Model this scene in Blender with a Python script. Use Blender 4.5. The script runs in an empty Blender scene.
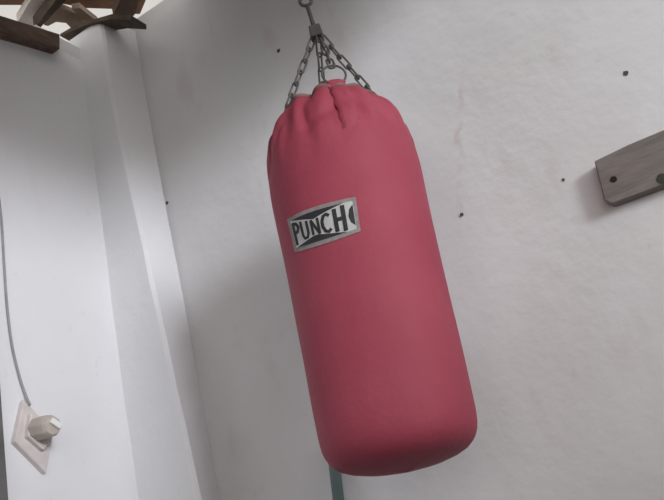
import bpy, bmesh, math, random
from mathutils import Vector, Matrix, noise
random.seed(4)
PI = math.pi
sc = bpy.context.scene
col = sc.collection

# ------------------------------------------------------------------ camera
F = 800.0
EL, ROLL, YAW = math.radians(22), math.radians(14), math.radians(27)
CAM = Vector((0, 0, 0.95))
d = Vector((-math.sin(YAW)*math.cos(EL), math.cos(YAW)*math.cos(EL), math.sin(EL)))
r0 = Vector((math.cos(YAW), math.sin(YAW), 0)); u0 = r0.cross(d)
RV = math.cos(ROLL)*r0 - math.sin(ROLL)*u0
UV = math.sin(ROLL)*r0 + math.cos(ROLL)*u0
AZ = Vector((-math.sin(YAW), math.cos(YAW), 0))
cd = bpy.data.cameras.new('camera'); cam = bpy.data.objects.new('camera', cd); col.objects.link(cam)
cd.sensor_width = 36; cd.lens = F/664*36; cd.clip_start = .05
m = Matrix((RV, UV, -d)).transposed().to_4x4(); m.translation = CAM
cam.matrix_world = m
sc.camera = cam

def ray(x, y):
    return (d*F + RV*(x-332) + UV*(250-y)).normalized()
def on(x, y, ax, val):                      # the point of an axis plane a photo pixel looks at
    v = ray(x, y); return CAM + v*((val-CAM[ax])/v[ax])
def far(x, y, D):                           # the point at horizontal depth D
    v = ray(x, y); return CAM + v*(D/v.dot(AZ))

# ------------------------------------------------------------------ materials
def new_mat(name):
    mt = bpy.data.materials.new(name); mt.use_nodes = True
    nt = mt.node_tree; b = nt.nodes['Principled BSDF']
    return mt, nt, b
def mat(name, c, rough=.7, metal=0, c2=None, scale=6, bump=0, bscale=40, detail=6, lo=.35, hi=.7, spec=.3, stretch=None):
    mt, nt, b = new_mat(name)
    b.inputs['Roughness'].default_value = rough; b.inputs['Metallic'].default_value = metal
    b.inputs['Specular IOR Level'].default_value = spec
    b.inputs['Base Color'].default_value = (*c, 1)
    tc = nt.nodes.new('ShaderNodeTexCoord'); src = tc.outputs['Object']
    if stretch:
        mp = nt.nodes.new('ShaderNodeMapping'); mp.inputs['Scale'].default_value = stretch
        nt.links.new(src, mp.inputs['Vector']); src = mp.outputs['Vector']
    if c2:
        n = nt.nodes.new('ShaderNodeTexNoise'); n.inputs['Scale'].default_value = scale; n.inputs['Detail'].default_value = detail
        rp = nt.nodes.new('ShaderNodeValToRGB')
        rp.color_ramp.elements[0].position = lo; rp.color_ramp.elements[1].position = hi
        rp.color_ramp.elements[0].color = (*c, 1); rp.color_ramp.elements[1].color = (*c2, 1)
        nt.links.new(src, n.inputs['Vector']); nt.links.new(n.outputs['Fac'], rp.inputs['Fac']); nt.links.new(rp.outputs['Color'], b.inputs['Base Color'])
    if bump:
        n2 = nt.nodes.new('ShaderNodeTexNoise'); n2.inputs['Scale'].default_value = bscale; n2.inputs['Detail'].default_value = 5
        bp = nt.nodes.new('ShaderNodeBump'); bp.inputs['Strength'].default_value = bump; bp.inputs['Distance'].default_value = .01
        nt.links.new(src, n2.inputs['Vector']); nt.links.new(n2.outputs['Fac'], bp.inputs['Height']); nt.links.new(bp.outputs['Normal'], b.inputs['Normal'])
    return mt

def wall_mat(name, base, stain, smudge, streak=None):
    """whitewashed lumpy plaster with broad dirt stains and small pinkish scuffs"""
    mt, nt, b = new_mat(name); N, L = nt.nodes, nt.links
    b.inputs['Roughness'].default_value = .85; b.inputs['Specular IOR Level'].default_value = .2
    tc = N.new('ShaderNodeTexCoord')
    def nz(scale, detail, lo, hi, sx=(1, 1, 1)):
        mp = N.new('ShaderNodeMapping'); mp.inputs['Scale'].default_value = sx
        n = N.new('ShaderNodeTexNoise'); n.inputs['Scale'].default_value = scale; n.inputs['Detail'].default_value = detail
        r = N.new('ShaderNodeMapRange'); r.inputs['From Min'].default_value = lo; r.inputs['From Max'].default_value = hi; r.clamp = True
        L.new(tc.outputs['Object'], mp.inputs['Vector']); L.new(mp.outputs['Vector'], n.inputs['Vector']); L.new(n.outputs['Fac'], r.inputs['Value'])
        return n, r
    _, r1 = nz(1.6, 4, .42, .68)
    _, r2 = nz(7, 5, .60, .76, (1, 1, .45))
    _, r3 = nz(26, 4, .66, .76)
    def mix(fac, k, a, c):
        mx = N.new('ShaderNodeMix'); mx.data_type = 'RGBA'
        mm = N.new('ShaderNodeMath'); mm.operation = 'MULTIPLY'; mm.inputs[1].default_value = k
        L.new(fac, mm.inputs[0]); L.new(mm.outputs[0], mx.inputs['Factor'])
        if isinstance(a, tuple): mx.inputs['A'].default_value = (*a, 1)
        else: L.new(a, mx.inputs['A'])
        mx.inputs['B'].default_value = (*c, 1)
        return mx.outputs['Result']
    c = mix(r1.outputs[0], .55, base, stain)
    c = mix(r2.outputs[0], .55, c, smudge)
    c = mix(r3.outputs[0], .18, c, (stain[0]*.75, stain[1]*.72, stain[2]*.7))
    if streak:                                # narrow reddish damp streak with ragged edges
        x0, w0, za, zb = streak
        sx = N.new('ShaderNodeSeparateXYZ'); L.new(tc.outputs['Object'], sx.inputs[0])
        def ma(op, a, v):
            q = N.new('ShaderNodeMath'); q.operation = op; q.use_clamp = False
            L.new(a, q.inputs[0])
            if isinstance(v, (int, float)): q.inputs[1].default_value = v
            else: L.new(v, q.inputs[1])
            return q.outputs[0]
        nn, _ = nz(9, 4, 0, 1); n3, r4 = nz(14, 3, .38, .62)
        dx = ma('ABSOLUTE', ma('ADD', ma('SUBTRACT', ma('SUBTRACT', sx.outputs['X'], ma('MULTIPLY', ma('SUBTRACT', sx.outputs['Z'], 1.92), .35)), x0), ma('MULTIPLY', ma('SUBTRACT', nn.outputs['Fac'], .5), .09)), 0)
        a1 = N.new('ShaderNodeMapRange'); a1.inputs['From Min'].default_value = w0; a1.inputs['From Max'].default_value = 0; L.new(dx, a1.inputs['Value'])
        a2 = N.new('ShaderNodeMapRange'); a2.inputs['From Min'].default_value = za; a2.inputs['From Max'].default_value = za+.15; L.new(sx.outputs['Z'], a2.inputs['Value'])
        a3 = N.new('ShaderNodeMapRange'); a3.inputs['From Min'].default_value = zb; a3.inputs['From Max'].default_value = zb-.15; L.new(sx.outputs['Z'], a3.inputs['Value'])
        msk = ma('MULTIPLY', ma('MULTIPLY', a1.outputs[0], a2.outputs[0]), ma('MULTIPLY', a3.outputs[0], r4.outputs[0]))
        c = mix(msk, .45, c, (.46, .37, .35))
    L.new(c, b.inputs['Base Color'])
    n1, _ = nz(3.5, 3, 0, 1); n2, _ = nz(30, 6, 0, 1)
    b1 = N.new('ShaderNodeBump'); b1.inputs['Strength'].default_value = .35; b1.inputs['Distance'].default_value = .035
    b2 = N.new('ShaderNodeBump'); b2.inputs['Strength'].default_value = .25; b2.inputs['Distance'].default_value = .006
    L.new(n1.outputs['Fac'], b1.inputs['Height']); L.new(n2.outputs['Fac'], b2.inputs['Height'])
    L.new(b1.outputs['Normal'], b2.inputs['Normal']); L.new(b2.outputs['Normal'], b.inputs['Normal'])
    return mt

M = {}
M['wall'] = wall_mat('whitewashed plaster', (.67, .67, .69), (.585, .57, .565), (.58, .52, .515), (-.70, .013, 1.84, 2.52))
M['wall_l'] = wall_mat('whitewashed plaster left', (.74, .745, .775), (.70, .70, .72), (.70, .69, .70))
M['floor'] = mat('concrete floor', (.16, .15, .145), .9, c2=(.12, .115, .11), scale=3, bump=.3)
M['ground'] = mat('dusty ground', (.17, .16, .14), .95, c2=(.14, .135, .12), scale=1.5, bump=.3)
M['red'] = mat('red canvas vinyl', (.305, .044, .075), .68, c2=(.35, .060, .093), scale=5, bump=.18, bscale=55, spec=.35)
M['strap'] = mat('red webbing', (.25, .040, .064), .75, c2=(.19, .031, .05), scale=30, bump=.3, bscale=120)
M['rim'] = mat('worn rim binding', (.17, .085, .080), .8, c2=(.26, .15, .14), scale=25, bump=.3)
M['steel'] = mat('dull grey steel', (.13, .123, .118), .5, .4, c2=(.075, .068, .064), scale=35, bump=.1)
M['steel_d'] = mat('dark rusty steel', (.050, .043, .040), .65, .1, c2=(.075, .058, .05), scale=50)
M['white'] = mat('off white print', (.52, .52, .51), .6, c2=(.42, .42, .42), scale=40)
M['grey'] = mat('grey patch edge', (.22, .195, .195), .7, c2=(.29, .265, .26), scale=60)
M['black'] = mat('black print', (.022, .022, .026), .6, c2=(.035, .035, .04), scale=60)
M['board'] = mat('weathered board', (.165, .145, .135), .8, c2=(.225, .20, .19), scale=9, bump=.35, bscale=25, stretch=(1, 1, 5))
M['hole'] = mat('dark hole', (.02, .014, .012), .9)
M['nail'] = mat('dull nail', (.085, .078, .072), .8)
M['bolt'] = mat('greenish bolt', (.05, .055, .042), .6, .3)
M['beam'] = mat('dark brown timber', (.105, .070, .055), .85, c2=(.17, .115, .09), scale=14, bump=.4, stretch=(6, 1, 6))
M['dark'] = mat('dark timber and gap shadow', (.055, .042, .033), .9, c2=(.10, .075, .055), scale=14, bump=.4)
M['plank'] = mat('brown roof plank', (.20, .145, .11), .85, c2=(.28, .21, .16), scale=10, bump=.3)
M['pale'] = mat('pale timber', (.78, .73, .69), .8, c2=(.66, .61, .57), scale=9, bump=.3)
M['tile'] = mat('terracotta roof', (.28, .16, .11), .9, c2=(.20, .12, .09), scale=12, bump=.3)
M['ceil'] = mat('roof underside', (.22, .17, .13), .9, c2=(.16, .12, .09), scale=5, bump=.3)
M['plate'] = mat('aged socket plate', (.64, .595, .58), .6, c2=(.56, .51, .50), scale=25)
M['plug'] = mat('cream plastic', (.50, .45, .40), .5, c2=(.43, .385, .345), scale=20)
M['plug_hl'] = mat('white plug highlight', (.85, .85, .84), .35)
M['cable'] = mat('grey cable', (.33, .32, .32), .6, c2=(.26, .25, .25), scale=20)
M['pipe'] = mat('grey green pipe', (.135, .19, .195), .55, c2=(.10, .145, .15), scale=12, stretch=(1, 1, .3))
M['post'] = mat('dark grey timber', (.15, .145, .15), .8, c2=(.10, .10, .10), scale=12)

# ------------------------------------------------------------------ helpers
def link(name, bm, mt, parent=None, smooth=False, bevel=0):
    bmesh.ops.recalc_face_normals(bm, faces=bm.faces)
    me = bpy.data.meshes.new(name); bm.to_mesh(me); bm.free()
    for mm in (mt if isinstance(mt, list) else [mt]): me.materials.append(mm)
    if smooth:
        for p in me.polygons: p.use_smooth = True
    o = bpy.data.objects.new(name, me); col.objects.link(o)
    if bevel:
        b = o.modifiers.new('bevel', 'BEVEL'); b.width = bevel; b.segments = 2; b.limit_method = 'ANGLE'
    if parent: o.parent = parent
    return o
def tag(o, label, cat, group=None):
    o['label'] = label; o['category'] = cat
    if group: o['group'] = group
    return o
def struct(name, bm, mt, **k):
    o = link(name, bm, mt, **k); o['kind'] = 'structure'; return o
def empty(name, loc):
    o = bpy.data.objects.new(name, None); col.objects.link(o); o.location = loc; o.empty_display_size = .05
    return o
def box(bm, lo, hi):
    vs = [bm.verts.new((x, y, z)) for x in (lo[0], hi[0]) for y in (lo[1], hi[1]) for z in (lo[2], hi[2])]
    for q in ((0, 1, 3, 2), (4, 6, 7, 5), (0, 4, 5, 1), (2, 3, 7, 6), (0, 2, 6, 4), (1, 5, 7, 3)):
        bm.faces.new([vs[i] for i in q])
def prism(bm, pts, ext):                     # polygon swept along a vector
    a = [bm.verts.new(p) for p in pts]; b = [bm.verts.new(Vector(p)+Vector(ext)) for p in pts]
    bm.faces.new(a); bm.faces.new(b[::-1]); n = len(a)
    for i in range(n): bm.faces.new((a[i], b[i], b[(i+1) % n], a[(i+1) % n]))
def tube(bm, pts, r, n=10, closed=False, caps=True):
    pts = [Vector(p) for p in pts]; N = len(pts); rings = []
    t0 = (pts[1]-pts[0]).normalized()
    up = t0.orthogonal().normalized()
    for i in range(N):
        if closed: t = (pts[(i+1) % N]-pts[i-1]).normalized()
        else: t = (pts[min(i+1, N-1)]-pts[max(i-1, 0)]).normalized()
        up = (up - t*up.dot(t)).normalized(); s = t.cross(up)
        rr = r[i] if isinstance(r, (list, tuple)) else r
        rings.append([bm.verts.new(pts[i]+(up*math.cos(2*PI*k/n)+s*math.sin(2*PI*k/n))*rr) for k in range(n)])
    for i in range(N if closed else N-1):
        a, b = rings[i], rings[(i+1) % N]
        off = 0
        if closed and i == N-1:
            off = min(range(n), key=lambda q: (a[0].co-b[q].co).length)
        for k in range(n): bm.faces.new((a[k], a[(k+1) % n], b[(k+1+off) % n], b[(k+off) % n]))
    if not closed and caps: bm.faces.new(rings[0][::-1]); bm.faces.new(rings[-1])
def bezier(ps, n=12):                        # Catmull-Rom through points
    ps = [Vector(p) for p in ps]; q = [ps[0]*2-ps[1]]+ps+[ps[-1]*2-ps[-2]]; out = []
    for i in range(1, len(q)-2):
        for k in range(n):
            t = k/n; a, b, c, e = q[i-1:i+3]
            out.append(.5*((2*b)+(c-a)*t+(2*a-5*b+4*c-e)*t*t+(3*b-a-3*c+e)*t**3))
    return out+[ps[-1]]

# ------------------------------------------------------------------ the setting
YB, XL = 2.30, -2.055
ROOF = 3.44
XE, ZE = -0.20, 2.82                          # the eave on the open side
def grid_wall(name, o, u, v, nu, nv, nrm, amp, mt, thick=.2):
    bm = bmesh.new(); o, u, v, nrm = map(Vector, (o, u, v, nrm)); g = []
    for i in range(nu+1):
        row = []
        for j in range(nv+1):
            p = o+u*(i/nu)+v*(j/nv)
            h = noise.noise(p*1.3)*amp+noise.noise(p*4)*amp*.25
            row.append(bm.verts.new(p+nrm*h))
        g.append(row)
    for i in range(nu):
        for j in range(nv): bm.faces.new((g[i][j], g[i+1][j], g[i+1][j+1], g[i][j+1]))
    back = bmesh.ops.extrude_face_region(bm, geom=bm.faces[:])
    bmesh.ops.translate(bm, verts=[e for e in back['geom'] if isinstance(e, bmesh.types.BMVert)], vec=-nrm*thick)
    return struct(name, bm, mt, smooth=True)
grid_wall('wall_back', (-1.90, YB, 0), (4.9, 0, 0), (0, 0, ROOF), 60, 40, (0, -1, 0), .008, M['wall'])
grid_wall('wall_left', (XL, -2.5, 0), (0, YB+2.5, 0), (0, 0, 3.24), 50, 40, (1, 0, 0), .008, M['wall_l'])
bm = bmesh.new(); box(bm, (-2.3, -2.7, 0), (-0.7, -2.5, ROOF)); box(bm, (-0.7, -2.7, 2.95), (3.0, -2.5, ROOF)); struct('wall_front', bm, M['wall'])  # unseen lintel over the front opening added to darken the upper left
bm = bmesh.new(); box(bm, (-2.3, -2.7, -.15), (3.0, 2.5, 0)); struct('floor', bm, M['floor'])
bm = bmesh.new(); box(bm, (3.4, -5, -.15), (3.55, 2.9, 1.98)); struct('shade_wall_right', bm, M['wall'])  # unseen low wall, added to dim the lower right
bm = bmesh.new(); box(bm, (-14, -14, -.4), (16, 14, -.15)); struct('ground', bm, M['ground'])

# corner pilaster: crooked plaster column, its two outer edges found from the photo
YP = YB-.17
PTOP = on(97, 21, 1, YP).z
bm = bmesh.new(); box(bm, (-2.3, 1.9, 2.9), (XL+.002, YB+.03, 3.31)); struct('wall_corner', bm, M['wall_l'])
bm = bmesh.new(); rows = []
for t in range(25):
    z = PTOP*t/24
    k = (z-1.294)/(2.676-1.294)               # heights of the measured points
    k = max(-.6, min(1.2, k))
    x1 = -1.786+(-1.884+1.786)*k; x2 = -1.846+(-1.859+1.846)*k
    w = .006*noise.noise(Vector((0, 3, z*5)))
    rows.append([bm.verts.new(p) for p in ((XL-.05, YP+w, z), (x1-.012+w, YP+w, z), (x1+w, YP+.012, z), (x2, YB+.03, z), (XL-.05, YB+.03, z))])
for a, b in zip(rows, rows[1:]):
    for i in range(5): bm.faces.new((a[i], a[(i+1) % 5], b[(i+1) % 5], b[i]))
bm.faces.new(rows[0][::-1]); bm.faces.new(rows[-1])
struct('wall_pilaster', bm, M['wall_l'])

# dark jamb at the lower left
j0, j1 = on(0, 440, 0, XL+.02), on(9, 500, 0, XL+.02)
bm = bmesh.new(); box(bm, (XL-.02, j1.y-.10, 0), (XL+.03, (j0.y+j1.y)/2, 2.05)); struct('trim_1', bm, M['post'], bevel=.004)

# roof: closed over the room, open planks with daylight in the far left corner
bm = bmesh.new()
box(bm, (-1.50, -2.7, ROOF), (XE, 2.5, ROOF+.05))
box(bm, (XE+.06, -2.7, 3.52), (1.5, 2.5, 3.57)); box(bm, (-2.5, -2.7, ROOF), (-1.50, 1.60, ROOF+.05))  # first box: unseen roof extension added to dim the back wall at right
struct('ceiling', bm, M['ceil'])
bm = bmesh.new(); box(bm, (XE, -2.7, ZE), (XE+.05, 1.98, ROOF+.05)); struct('trim_2', bm, M['beam'])

def pixel_prism(px, z, h, name, mt, label, cat, group=None):
    bm = bmesh.new(); prism(bm, [on(x, y, 2, z) for x, y in px], (0, 0, h))
    return tag(link(name, bm, mt), label, cat, group)

# ------------------------------------------------------------------ timbers and a gap shadow strip in the roof corner
bm = bmesh.new()
pa, pb = on(0, 31, 0, XL+.05), on(60, 49, 0, XL+.05)
qa, qb = on(0, 16, 0, XL+.05), on(60, 34, 0, XL+.05)
dr = (pb-pa).normalized(); pa = pa-dr*.6; qa = qa-dr*.6
prism(bm, [pa, pb, qb, qa], (-.13, 0, 0))
tag(link('wall_plate_beam', bm, M['beam'], bevel=.004), 'dark brown timber beam lying along the top of the left wall', 'beam')

Z1 = ROOF+.06
pixel_prism([(17, 23), (34, 29), (60, -4), (100, -55), (74, -66), (38, -12)], Z1+.07, .05, 'rafter', M['pale'], 'pale rafter running up from the brown wall beam', 'rafter')
pixel_prism([(34, 29), (41, 27), (74, -8), (112, -58), (100, -58), (62, -8)], Z1-.01, .07, 'batten', M['dark'], 'dark brown batten lying against the right side of the pale rafter', 'batten')
pixel_prism([(-40, 5), (26, 5), (66, -60), (-40, -70)], Z1+.14, .03, 'roof_tile', M['tile'], 'brown roof tile in the top left corner of the photo', 'roof tile')
pixel_prism([(44, 25), (58, 7), (80, 16), (86, 26), (72, 29), (66, 23), (56, 22), (48, 26)], Z1+.04, .03, 'roof_plank', M['plank'], 'short olive brown roof plank between the two bright gaps', 'plank')
pixel_prism([(58, 3), (72, -10), (108, -60), (190, -70), (150, -10), (140, 14), (126, 14), (114, 9), (86, 8)], Z1+.12, .03, 'roof_tile', M['tile'], 'reddish brown roof tile above the bright triangular gap', 'roof tile')
pixel_prism([(72, 9), (80, 8), (98, 22), (88, 25)], Z1+.02, .03, 'batten', M['plank'], 'thin brown batten crossing left of the bright triangular gap', 'batten')
pixel_prism([(113, 15), (124, -8), (142, -8), (134, 16)], Z1-.04, .05, 'rafter', M['beam'], 'short dark brown rafter end resting on the back wall near the pilaster', 'rafter')
bm = bmesh.new()
e = [on(x, y, 1, YP-.02) for x, y in ((60, 36), (74, 30), (88, 24), (100, 21), (112, 19), (131, 20), (131, 15), (112, 14), (98, 18), (86, 21), (72, 27), (60, 34))]
prism(bm, e, (0, .09, 0))  # dark bar standing in for the shadow in the roof gap
tag(link('gap_shadow_strip', bm, M['dark']), 'crooked dark strip painting the gap shadow along the top of the corner pilaster', 'strip')

# beam that carries the bag, above the picture
DB = 2.05
H = far(316, 33, DB)
top_eye = far(306, 2, DB)
bm = bmesh.new(); box(bm, (top_eye.x-.05, -2.5, 3.24), (top_eye.x+.05, YB, ROOF))
tag(link('tie_beam', bm, M['beam'], bevel=.006), 'dark timber tie beam under the roof carrying the punch bag', 'beam')

# ------------------------------------------------------------------ hanger
hk = tag(empty('swivel_hanger', H), 'dark steel swivel hanger with an eye above the red punch bag', 'hanger')
def lk(name, bm, mt, parent, **k):            # mesh given in world space, parented with its offset kept
    o = link(name, bm, mt, **k); o.parent = parent
    o.matrix_parent_inverse = Matrix.Translation(parent.location).inverted(); return o
ax = (top_eye-H).normalized()
bm = bmesh.new(); s = .0185
sx = r0; sy = ax.cross(sx).normalized(); sx = sy.cross(ax)
vs = []
for k in (-1, 1):
    for a, b in ((-1, -1), (1, -1), (1, 1), (-1, 1)): vs.append(bm.verts.new(H+ax*.021*k+sx*s*a*(1.06 if k < 0 else .95)+sy*s*b))
for q in ((3, 2, 1, 0), (4, 5, 6, 7), (0, 1, 5, 4), (1, 2, 6, 5), (2, 3, 7, 6), (3, 0, 4, 7)): bm.faces.new([vs[i] for i in q])
lk('swivel_block', bm, M['steel_d'], hk, bevel=.004)
bm = bmesh.new(); tube(bm, [H+ax*.015, H+ax*.05, top_eye-ax*.014], [.0085, .0065, .0065], 12)
lk('rod', bm, M['steel_d'], hk, smooth=True)
def ring_pts(c, a, b, ra, rb, n=28): return [c+a*ra*math.cos(2*PI*i/n)+b*rb*math.sin(2*PI*i/n) for i in range(n)]
bm = bmesh.new(); tube(bm, ring_pts(top_eye+ax*.004, sx, ax, .018, .018), .0055, 10, True)
lk('eye', bm, M['steel_d'], hk, smooth=True)
bm = bmesh.new(); tp = Vector((top_eye.x, top_eye.y, 3.245))
tube(bm, [top_eye+ax*.022-sy*.012, top_eye+ax*.030+sy*.0, top_eye+ax*.06, tp], .006, 10)
o = lk('screw_hook', bm, M['steel_d'], hk, smooth=True)

# ------------------------------------------------------------------ punch bag
TOP = far(331.5, 115.5, DB+.01); BOT = far(403.5, 454, DB-.015)
AX = (TOP-BOT).normalized(); LEN = (TOP-BOT).length
BX = (r0-AX*r0.dot(AX)).normalized(); BY = AX.cross(BX)      # BX picture-right, BY away from the camera
bag = tag(empty('punching_bag', BOT), 'red canvas punching bag hanging from four chains in front of the white wall', 'punching bag')
R0 = .201
def lerp(tab, s):
    for (a, x), (b, y) in zip(tab, tab[1:]):
        if s <= b:
            t = (s-a)/(b-a); t = t*t*(3-2*t) if False else t
            return x+(y-x)*t
    return tab[-1][1]
PROF = [(-.045, .0), (-.040, .35), (-.028, .62), (-.017, .80), (.003, .90), (.024, .965), (.048, .99), (.075, 1.0), (.15, 1.01), (.35, 1.03), (.6, 1.06), (.76, 1.08), (.84, 1.075), (.89, 1.05), (.93, 1.0), (.96, .92), (.985, .81), (1.0, .73)]
def prof(s):
    return R0*(lerp(PROF, s-.01)+lerp(PROF, s)+lerp(PROF, s+.01))/3
CREASES = [(-2.45, 2.2, .016, .07, .89), (-1.98, -.8, .017, .06, .90), (-1.30, -3.2, .016, .06, .91), (-.95, -4.0, .013, .06, .90), (-1.65, 9.0, .010, .16, .885), (-2.85, 1.5, .015, .08, .88)]
PLEATS = [(-2.75, .030, .16), (-2.25, .022, .12), (-1.90, .026, .10), (-1.50, .022, .10), (-1.18, .024, .10), (-.75, .022, .12), (-.25, .018, .12), (.6, .02, .14), (1.3, .02, .14), (2.1, .022, .14), (2.7, .02, .12)]
def surf(th, s, off=0):
    r = prof(s)
    k = max(0, (s-.74)/.26)
    w = 0
    for a, amp, wd in PLEATS:
        dt = (th-a+PI) % (2*PI)-PI
        w -= .62*amp*math.exp(-(dt/wd)**2)*k**1.3*(1+.4*math.sin(s*40+a*7))
    for a, sl, amp, wd, sm in CREASES:         # short slanting folds below the rim
        dt = (th-a-sl*(s-sm)+PI) % (2*PI)-PI
        w -= .65*amp*math.exp(-(dt/wd)**2-((s-sm)/.055)**2)
    p3 = Vector((math.cos(th)*2.2, math.sin(th)*2.2, s*4))
    w += .007*noise.noise(p3*1.5)*min(1, k*1.6+.15)+.005*noise.noise(p3*4)*k+.004*noise.noise(p3*.8)
    if s > .93:  w += .004*math.sin(th*13+s*30)*(s-.93)/.07
    lift = 0
    if s > .9: lift = (s-.9)/.1*(.012*noise.noise(Vector((math.cos(th)*2, math.sin(th)*2, 5)))+.008*math.cos(2*(th+PI/2)))
    rr = max(0.0, r+w+off) if r > 1e-5 else max(0, off*0)
    tr = 0
    return BOT+AX*(s*LEN+lift)+(BX*math.cos(th)+BY*math.sin(th))*rr
NT = 160
ss = [-.045, -.043, -.038, -.031, -.022, -.012, 0, .012, .025, .04, .06]+[.08+.02*i for i in range(33)]+[.74+.01*i for i in range(27)]
bm = bmesh.new(); rings = []
for s in ss[1:]: rings.append([bm.verts.new(surf(2*PI*i/NT-PI, s)) for i in range(NT)])
for sc_, dz in ((.90, -.006), (.6, -.03), (.3, -.045)):      # the gathered mouth sinks inward
    base = [surf(2*PI*i/NT-PI, 1.0) for i in range(NT)]
    c = sum(base, Vector())/NT
    rings.append([bm.verts.new(c+(p-c)*sc_+AX*dz) for p in base])
for a, b in zip(rings, rings[1:]):
    for i in range(NT): bm.faces.new((a[i], a[(i+1) % NT], b[(i+1) % NT], b[i]))
v0 = bm.verts.new(BOT+AX*(-.045*LEN))
for i in range(NT): bm.faces.new((v0, rings[0][(i+1) % NT], rings[0][i]))
bm.faces.new(rings[-1])
lk('bag_body', bm, M['red'], bag, smooth=True)
bm = bmesh.new(); tube(bm, [surf(2*PI*i/120, .992, .001) for i in range(120)], .0065, 8, True)
lk('rim_binding', bm, M['rim'], bag, smooth=True)['label'] = 'worn dull brown rim binding'
# straps with steel rings: left, back, right, front
def on_axis_ray(x, y):                        # photo pixel -> (theta, s) on the near side of the bag
    v = ray(x, y); t = 1.2; best = (9, 0, 0)
    while t < 3.2:
        p = CAM+v*t; q = p-BOT; s = q.dot(AX)/LEN; rad = (q-AX*q.dot(AX)); R = rad.length
        if -.04 < s < 1 and R < prof(s)+.001:
            return math.atan2(rad.dot(BY), rad.dot(BX)), s
        best = min(best, (R, math.atan2(rad.dot(BY), rad.dot(BX)), s))
        t += .0008
    return best[1], best[2]                   # just off the rim: the nearest point of the bag
ROT = math.radians(9)
angs = {'left': -PI+.24, 'back': PI/2+ROT, 'right': .12, 'front': -PI/2+ROT*1.3}
eyes = {}
def strap(key):
    th = angs[key]; up = AX*.024
    rad = BX*math.cos(th)+BY*math.sin(th); tan = AX.cross(rad)
    out = [surf(th, .80, -.004), surf(th, .825, .0005)]+[surf(th, s, .003) for s in (.85, .88, .915, .94, .965, .985, .998)]
    lip = surf(th, 1.0, 0)
    out = [p+AX*0 for p in out]
    loop = [lip+up*.45+rad*.002, lip+up*.95-rad*.006, lip+up*.55-rad*.016, lip-up*.3-rad*.014, lip-up*1.4-rad*.02]
    path = bezier(out+loop, 4); wd = .027
    bm = bmesh.new(); rows = []
    for i, p in enumerate(path):
        tng = (path[min(i+1, len(path)-1)]-path[max(i-1, 0)]).normalized(); n = tan.cross(tng).normalized()
        a = wd*(1+.06*math.sin(i*.9))
        rows.append([bm.verts.new(p+tan*a*x+n*y+n*(-.004 if abs(x) > .9 else 0)) for x, y in ((-1, 0), (-.4, 0), (.4, 0), (1, 0), (1, -.003), (.4, -.003), (-.4, -.003), (-1, -.003))])
    for a, b in zip(rows, rows[1:]):
        for i in range(8): bm.faces.new((a[i], a[(i+1) % 8], b[(i+1) % 8], b[i]))
    bm.faces.new(rows[0]); bm.faces.new(rows[-1][::-1])
    st = lk('strap', bm, M['red' if key == 'front' else 'strap'], bag, smooth=True)
    rr = .034 if key == 'front' else .024
    c = lip+up*.55-rad*.007+AX*(rr-.008)
    dirn = (AX*.85+(H-c).normalized()*.15).normalized()
    bm = bmesh.new(); tube(bm, ring_pts(c, tan, (dirn-tan*dirn.dot(tan)).normalized(), rr, rr), .0032, 10, True)
    lk('ring', bm, M['steel'], bag, smooth=True)
    eyes[key] = c+(dirn-tan*dirn.dot(tan)).normalized()*(rr-.006)
for key in angs: strap(key)

# ------------------------------------------------------------------ chains: one of each link, copied
def link_mesh():
    bm = bmesh.new(); pts = []; L2, W2 = .0200, .0090
    for i in range(14): a = -PI/2+PI*i/13; pts.append(Vector((L2+W2*math.cos(a), W2*math.sin(a), 0)))
    for i in range(14): a = PI/2+PI*i/13; pts.append(Vector((-L2+W2*math.cos(a), W2*math.sin(a), 0)))
    tube(bm, pts, .0033, 8, True)
    me_o = link('chain_link', bm, M['steel'], smooth=True); return me_o
proto = link_mesh(); first = True
labels = {'left': 'grey steel chain from swivel to the left shoulder of the red bag',
          'back': 'short grey steel chain to the back rim of the bag, second from left',
          'front': 'short grey steel chain to the large ring on the bag front, third from left',
          'right': 'grey steel chain slanting to the right shoulder of the red bag'}
starts = {'left': -sx*.013-sy*.004, 'back': sx*.001+sy*.012, 'front': sx*.005-sy*.012, 'right': sx*.014}
for key in ('left', 'back', 'front', 'right'):
    a = H-ax*.020+starts[key]; b = eyes[key]
    ch = tag(empty('hanging_chain', a), labels[key], 'chain', 'chains holding up the punch bag')
    n = max(2, round((b-a).length/.0455)); step = (b-a)/n; X = step.normalized()
    Y = X.orthogonal().normalized(); Z = X.cross(Y)
    tw = {'left': .5, 'back': .9, 'front': .3, 'right': .2}[key]
    for i in range(n):
        ob = proto if first else proto.copy()
        if not first: col.objects.link(ob)
        first = False
        an = tw+(PI/2 if i % 2 else 0); y2 = Y*math.cos(an)+Z*math.sin(an); z2 = X.cross(y2)
        sc_ = (b-a).length/n/.0455
        mw = Matrix((X*sc_, y2, z2)).transposed().to_4x4(); mw.translation = a+step*(i+.5)-ch.location
        ob.parent = ch; ob.matrix_basis = mw

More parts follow.
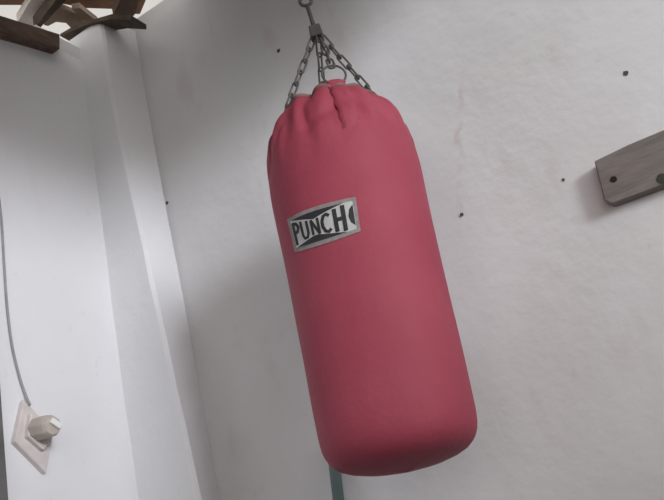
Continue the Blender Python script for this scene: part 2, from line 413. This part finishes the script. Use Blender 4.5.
# ------------------------------------------------------------------ lettered patch, bent to the bag
C4 = [on_axis_ray(*p) for p in ((287.4, 219.6), (355.6, 197.2), (360.8, 231.5), (295, 252.4))]
def uv(u, v):
    tl, tr, br, bl = C4
    th = (tl[0]*(1-u)+tr[0]*u)*v+(bl[0]*(1-u)+br[0]*u)*(1-v)
    s = (tl[1]*(1-u)+tr[1]*u)*v+(bl[1]*(1-u)+br[1]*u)*(1-v)
    return th, s-4*u*(1-u)*(.013-.009*v)       # sewn on a little straighter than the bag curves
def sheet(bm, poly, off, thick=.0006):       # polygon in patch coordinates, cut finely and laid on the bag
    t = bmesh.new(); vs = [t.verts.new((x, y, 0)) for x, y in poly]; t.faces.new(vs)
    for k in range(1, 24):
        bmesh.ops.bisect_plane(t, geom=t.verts[:]+t.edges[:]+t.faces[:], plane_co=(k/24, 0, 0), plane_no=(1, 0, 0))
    for k in range(1, 6):
        bmesh.ops.bisect_plane(t, geom=t.verts[:]+t.edges[:]+t.faces[:], plane_co=(0, k/6, 0), plane_no=(0, 1, 0))
    mp = {}
    for v in t.verts: mp[v] = bm.verts.new(surf(*uv(v.co.x, v.co.y), off))
    low = {}
    for v in t.verts: low[v] = bm.verts.new(surf(*uv(v.co.x, v.co.y), off-thick))
    for f in t.faces:
        bm.faces.new([mp[v] for v in f.verts]); bm.faces.new([low[v] for v in f.verts][::-1])
    for e in t.edges:
        if len(e.link_faces) == 1: bm.faces.new((mp[e.verts[0]], mp[e.verts[1]], low[e.verts[1]], low[e.verts[0]]))
    t.free()
bm = bmesh.new(); sheet(bm, [(0, 0), (1, 0), (1, 1), (0, 1)], .0022, .002)
patch = lk('logo_patch', bm, M['grey'], bag)
patch['label'] = 'grey edged black and white lettered patch'
bm = bmesh.new(); sheet(bm, [(.065, .10), (.955, .10), (.955, .90), (.065, .90)], .0030)
lk('patch_ground', bm, M['white'], patch)
bm = bmesh.new()
sheet(bm, [(.075, .895), (.44, .70), (.84, .895)], .0037)
sheet(bm, [(.075, .105), (.84, .105), (.47, .275), (.40, .275)], .0037)
sheet(bm, [(.95, .80), (.95, .20), (.90, .32), (.88, .5), (.90, .68)], .0037)
lk('patch_pattern', bm, M['black'], patch)
bm = bmesh.new()
def hh(u): return .185+.175*min(1.0, abs(u-.43)/.42)
def V(u, k): return .49+k*hh(u)              # k -1 bottom .. 1 top of the band
def stroke(pts, w=.05):
    P = [Vector((u, V(u, k)*.5)) for u, k in pts]      # patch is twice as wide as high
    L_, R_ = [], []
    for i, p in enumerate(P):
        t = (P[min(i+1, len(P)-1)]-P[max(i-1, 0)]).normalized(); n = Vector((-t.y, t.x))*w/2
        L_.append(p+n); R_.append(p-n)
    for i in range(len(P)-1):
        sheet(bm, [(q.x, q.y*2) for q in (L_[i], R_[i], R_[i+1], L_[i+1])], .0043)
stroke([(.105, -1), (.105, 1)]); stroke([(.10, .88), (.165, .84), (.195, .5), (.165, .12), (.10, .02)], .048)
stroke([(.245, 1), (.245, -.45), (.268, -.86), (.31, -.86), (.335, -.45), (.335, 1)], .040)
stroke([(.400, -1), (.400, 1)], .036); stroke([(.40, 1), (.492, -1)], .036); stroke([(.492, -1), (.492, 1)], .036)
stroke([(.650, .62), (.615, .88), (.575, .80), (.548, .3), (.548, -.3), (.575, -.80), (.615, -.88), (.650, -.62)], .043)
stroke([(.720, -1), (.720, 1)], .053); stroke([(.72, .02), (.82, .02)], .053); stroke([(.825, -1), (.825, 1)], .053)
lk('lettering', bm, M['black'], patch)

# ------------------------------------------------------------------ board on the back wall
PB = .045
def wpt(x, y, off=0): return on(x, y, 1, YB-off)
bm = bmesh.new()
tl, bl = wpt(594, 161, PB), wpt(606, 205, PB)
tr = tl+Vector((.60, 0, .0)); tr.z = wpt(664, 133, PB).z; br = bl+Vector((.60, 0, 0)); br.z = wpt(664, 189.5, PB).z
pts = [tl, tl+Vector((.10, 0, .004)), tr, br, br*.5+bl*.5+Vector((0, 0, -.004)), bl+Vector((.016, 0, -.002)), bl+Vector((0, 0, .014))]
brd = tag(empty('wooden_board', wpt(630, 170)), 'weathered grey brown wooden board bolted on the back wall at right', 'board')
prism(bm, pts, (0, PB+.01, 0)); lk('plank', bm, M['board'], brd, bevel=.004)
for (x, y), r, mt, nm in (((613.5, 179.5), .0095, 'hole', 'bolt_hole'), ((662, 178.5), .015, 'bolt', 'bolt_head')):
    c = wpt(x, y, PB); bm = bmesh.new()
    n = 14; ring = [c+Vector((r*math.cos(2*PI*i/n)*(1+.12*math.sin(i*2.1)), -.0015, r*math.sin(2*PI*i/n))) for i in range(n)]
    prism(bm, ring, (0, .006, 0)); lk(nm, bm, M[mt], brd)

# ------------------------------------------------------------------ socket, plug and cable on the left wall
def lpt(x, y, off=0): return on(x, y, 0, XL+off)
s0 = lpt(36, 440)
sock = tag(empty('wall_socket', s0), 'grubby cream socket base plate tilted on the left wall', 'socket')
bm = bmesh.new()
P = [lpt(24, 399, .022), lpt(15, 441, .022), lpt(46.5, 473, .022), lpt(54, 432, .022)]
prism(bm, P, (-.03, 0, 0)); lk('base_plate', bm, M['plate'], sock, bevel=.004)
bm = bmesh.new()
P = [lpt(31, 413, .04), lpt(28, 436, .04), lpt(44, 450, .04), lpt(52, 441, .04), lpt(50, 418, .04)]
prism(bm, P, (-.025, 0, 0)); lk('socket_body', bm, M['plate'], sock, bevel=.004)
plug = tag(empty('plug', lpt(46, 430, .04)), 'cream round plug with a white painted highlight pushed into the wall socket', 'plug')
c0 = lpt(37, 429, .036); c1 = c0+Vector((.090, -.004, -.014)); dv = (c1-c0).normalized()
up = Vector((0, .55, 1)); up = (up-dv*up.dot(dv)).normalized(); side = dv.cross(up)
bm = bmesh.new(); prev = None
for h, r in [(0, .032), (.004, .038), (.040, .038), (.066, .035), (.080, .029)]:
    rg = [bm.verts.new(c0+dv*h+(up*math.cos(2*PI*i/8+.4)+side*math.sin(2*PI*i/8+.4))*r) for i in range(8)]
    if prev:
        for i in range(8): bm.faces.new((prev[i], prev[(i+1) % 8], rg[(i+1) % 8], rg[i]))
    else: bm.faces.new(rg[::-1])
    prev = rg
bm.faces.new(prev); lk('plug_body', bm, M['plug'], plug, bevel=.003)
bm = bmesh.new(); cc = c0+dv*.079  # white block standing in for the highlight on the plug end
prism(bm, [cc+up*.016-side*.019, cc+up*.016+side*.019, cc-up*.002+side*.019, cc-up*.002-side*.019], dv*.012)
lk('plug_highlight', bm, M['plug_hl'], plug, bevel=.002)['label'] = 'white block painting the highlight on the plug end'
cp = [lpt(-14, 120, .008), lpt(-4, 180, .008), lpt(1, 215, .008), lpt(4, 262, .007), lpt(7, 305, .008), lpt(12, 345, .008), lpt(19, 375, .008), lpt(26, 396, .012), lpt(30, 405, .028)]
bm = bmesh.new(); tube(bm, bezier(cp, 8), .0042, 8)
tag(link('cable', bm, M['cable'], smooth=True), 'thin grey cable running down the left wall to the socket', 'cable')

# ------------------------------------------------------------------ leaning pipe behind the bag
p0, p1 = wpt(334, 463, .022), wpt(338.5, 500, .05)
dv = (p0-p1).normalized()
tpz = p0+dv*.08; bt = p1-dv*((p1.z-.0)/dv.z) if dv.z else p1
tpz.y = min(tpz.y, YB-.022)
bm = bmesh.new(); tube(bm, [bt, p1, p0, tpz], .0185, 16)
tag(link('pipe', bm, M['pipe'], smooth=True), 'grey green pipe leaning on the back wall behind the red bag', 'pipe')

# ------------------------------------------------------------------ nails and plugs in the walls
def nail(x, y, r, label, off=0, wall=1, rag=.25):
    c = wpt(x, y, off) if wall else lpt(x, y, off)
    bm = bmesh.new(); n = 9
    ring = [c+Vector((r*math.cos(2*PI*i/n)*(1+rag*math.sin(i*2.7)), -.004, r*math.sin(2*PI*i/n)*(1+rag*math.cos(i*1.9)))) for i in range(n)]
    prism(bm, ring, (0, .016, 0))
    tag(link('nail', bm, M['nail']), label, 'nail', 'nail stubs in the walls')
nail(279, 51, .0085, 'dark nail stub in the back wall left of the chains')
nail(626, 73.5, .0080, 'dark nail stub high on the back wall above the wooden board')
nail(563.5, 180, .0050, 'tiny nail stub in the back wall just left of the wooden board')
nail(462, 214.5, .0055, 'small nail stub in the back wall right of the red bag')
nail(167.5, 203, .0075, 'dark nail stub beside the edge of the corner pilaster', off=.0)

# ------------------------------------------------------------------ daylight
w = bpy.data.worlds.new('overcast'); sc.world = w; w.use_nodes = True
wt = w.node_tree; bg = wt.nodes['Background']
tc = wt.nodes.new('ShaderNodeTexCoord'); sp = wt.nodes.new('ShaderNodeSeparateXYZ'); mr = wt.nodes.new('ShaderNodeMapRange')
mr.interpolation_type = 'SMOOTHSTEP'                         # overcast sky, hazier and brighter low down
mr.inputs['From Min'].default_value = 0; mr.inputs['From Max'].default_value = .55
mr.inputs['To Min'].default_value = 1.05; mr.inputs['To Max'].default_value = .70
wt.links.new(tc.outputs['Generated'], sp.inputs[0]); wt.links.new(sp.outputs['Z'], mr.inputs['Value']); 
vd = wt.nodes.new('ShaderNodeVectorMath'); vd.operation = 'DOT_PRODUCT'; vd.inputs[1].default_value = (.50, -.86, .10)
gl = wt.nodes.new('ShaderNodeMapRange'); gl.interpolation_type = 'SMOOTHSTEP'   # added glow: sky made brighter towards the open front right as fill
gl.inputs['From Min'].default_value = .2; gl.inputs['From Max'].default_value = 1; gl.inputs['To Min'].default_value = 1; gl.inputs['To Max'].default_value = 3.0
mu = wt.nodes.new('ShaderNodeMath'); mu.operation = 'MULTIPLY'
wt.links.new(tc.outputs['Generated'], vd.inputs[0]); wt.links.new(vd.outputs['Value'], gl.inputs['Value'])
wt.links.new(mr.outputs[0], mu.inputs[0]); wt.links.new(gl.outputs[0], mu.inputs[1]); wt.links.new(mu.outputs[0], bg.inputs['Strength'])
bg.inputs['Color'].default_value = (1.0, .965, .91, 1)
sd = bpy.data.lights.new('hazy_sun', 'SUN'); so = bpy.data.objects.new('hazy_sun', sd); col.objects.link(so)
SUN_EL, SUN_AZ = math.radians(9.5), math.radians(27)
tr_ = Vector((-math.cos(SUN_AZ)*math.cos(SUN_EL), math.sin(SUN_AZ)*math.cos(SUN_EL), -math.sin(SUN_EL)))
so.rotation_euler = tr_.to_track_quat('-Z', 'Y').to_euler()
sd.energy = 1.85; sd.angle = math.radians(15); sd.color = (.94, .965, 1.02)

sc.view_settings.view_transform = 'Standard'; sc.view_settings.look = 'None'
sc.view_settings.gamma = 1; sc.view_settings.exposure = -.02; sc.view_settings.use_curve_mapping = False
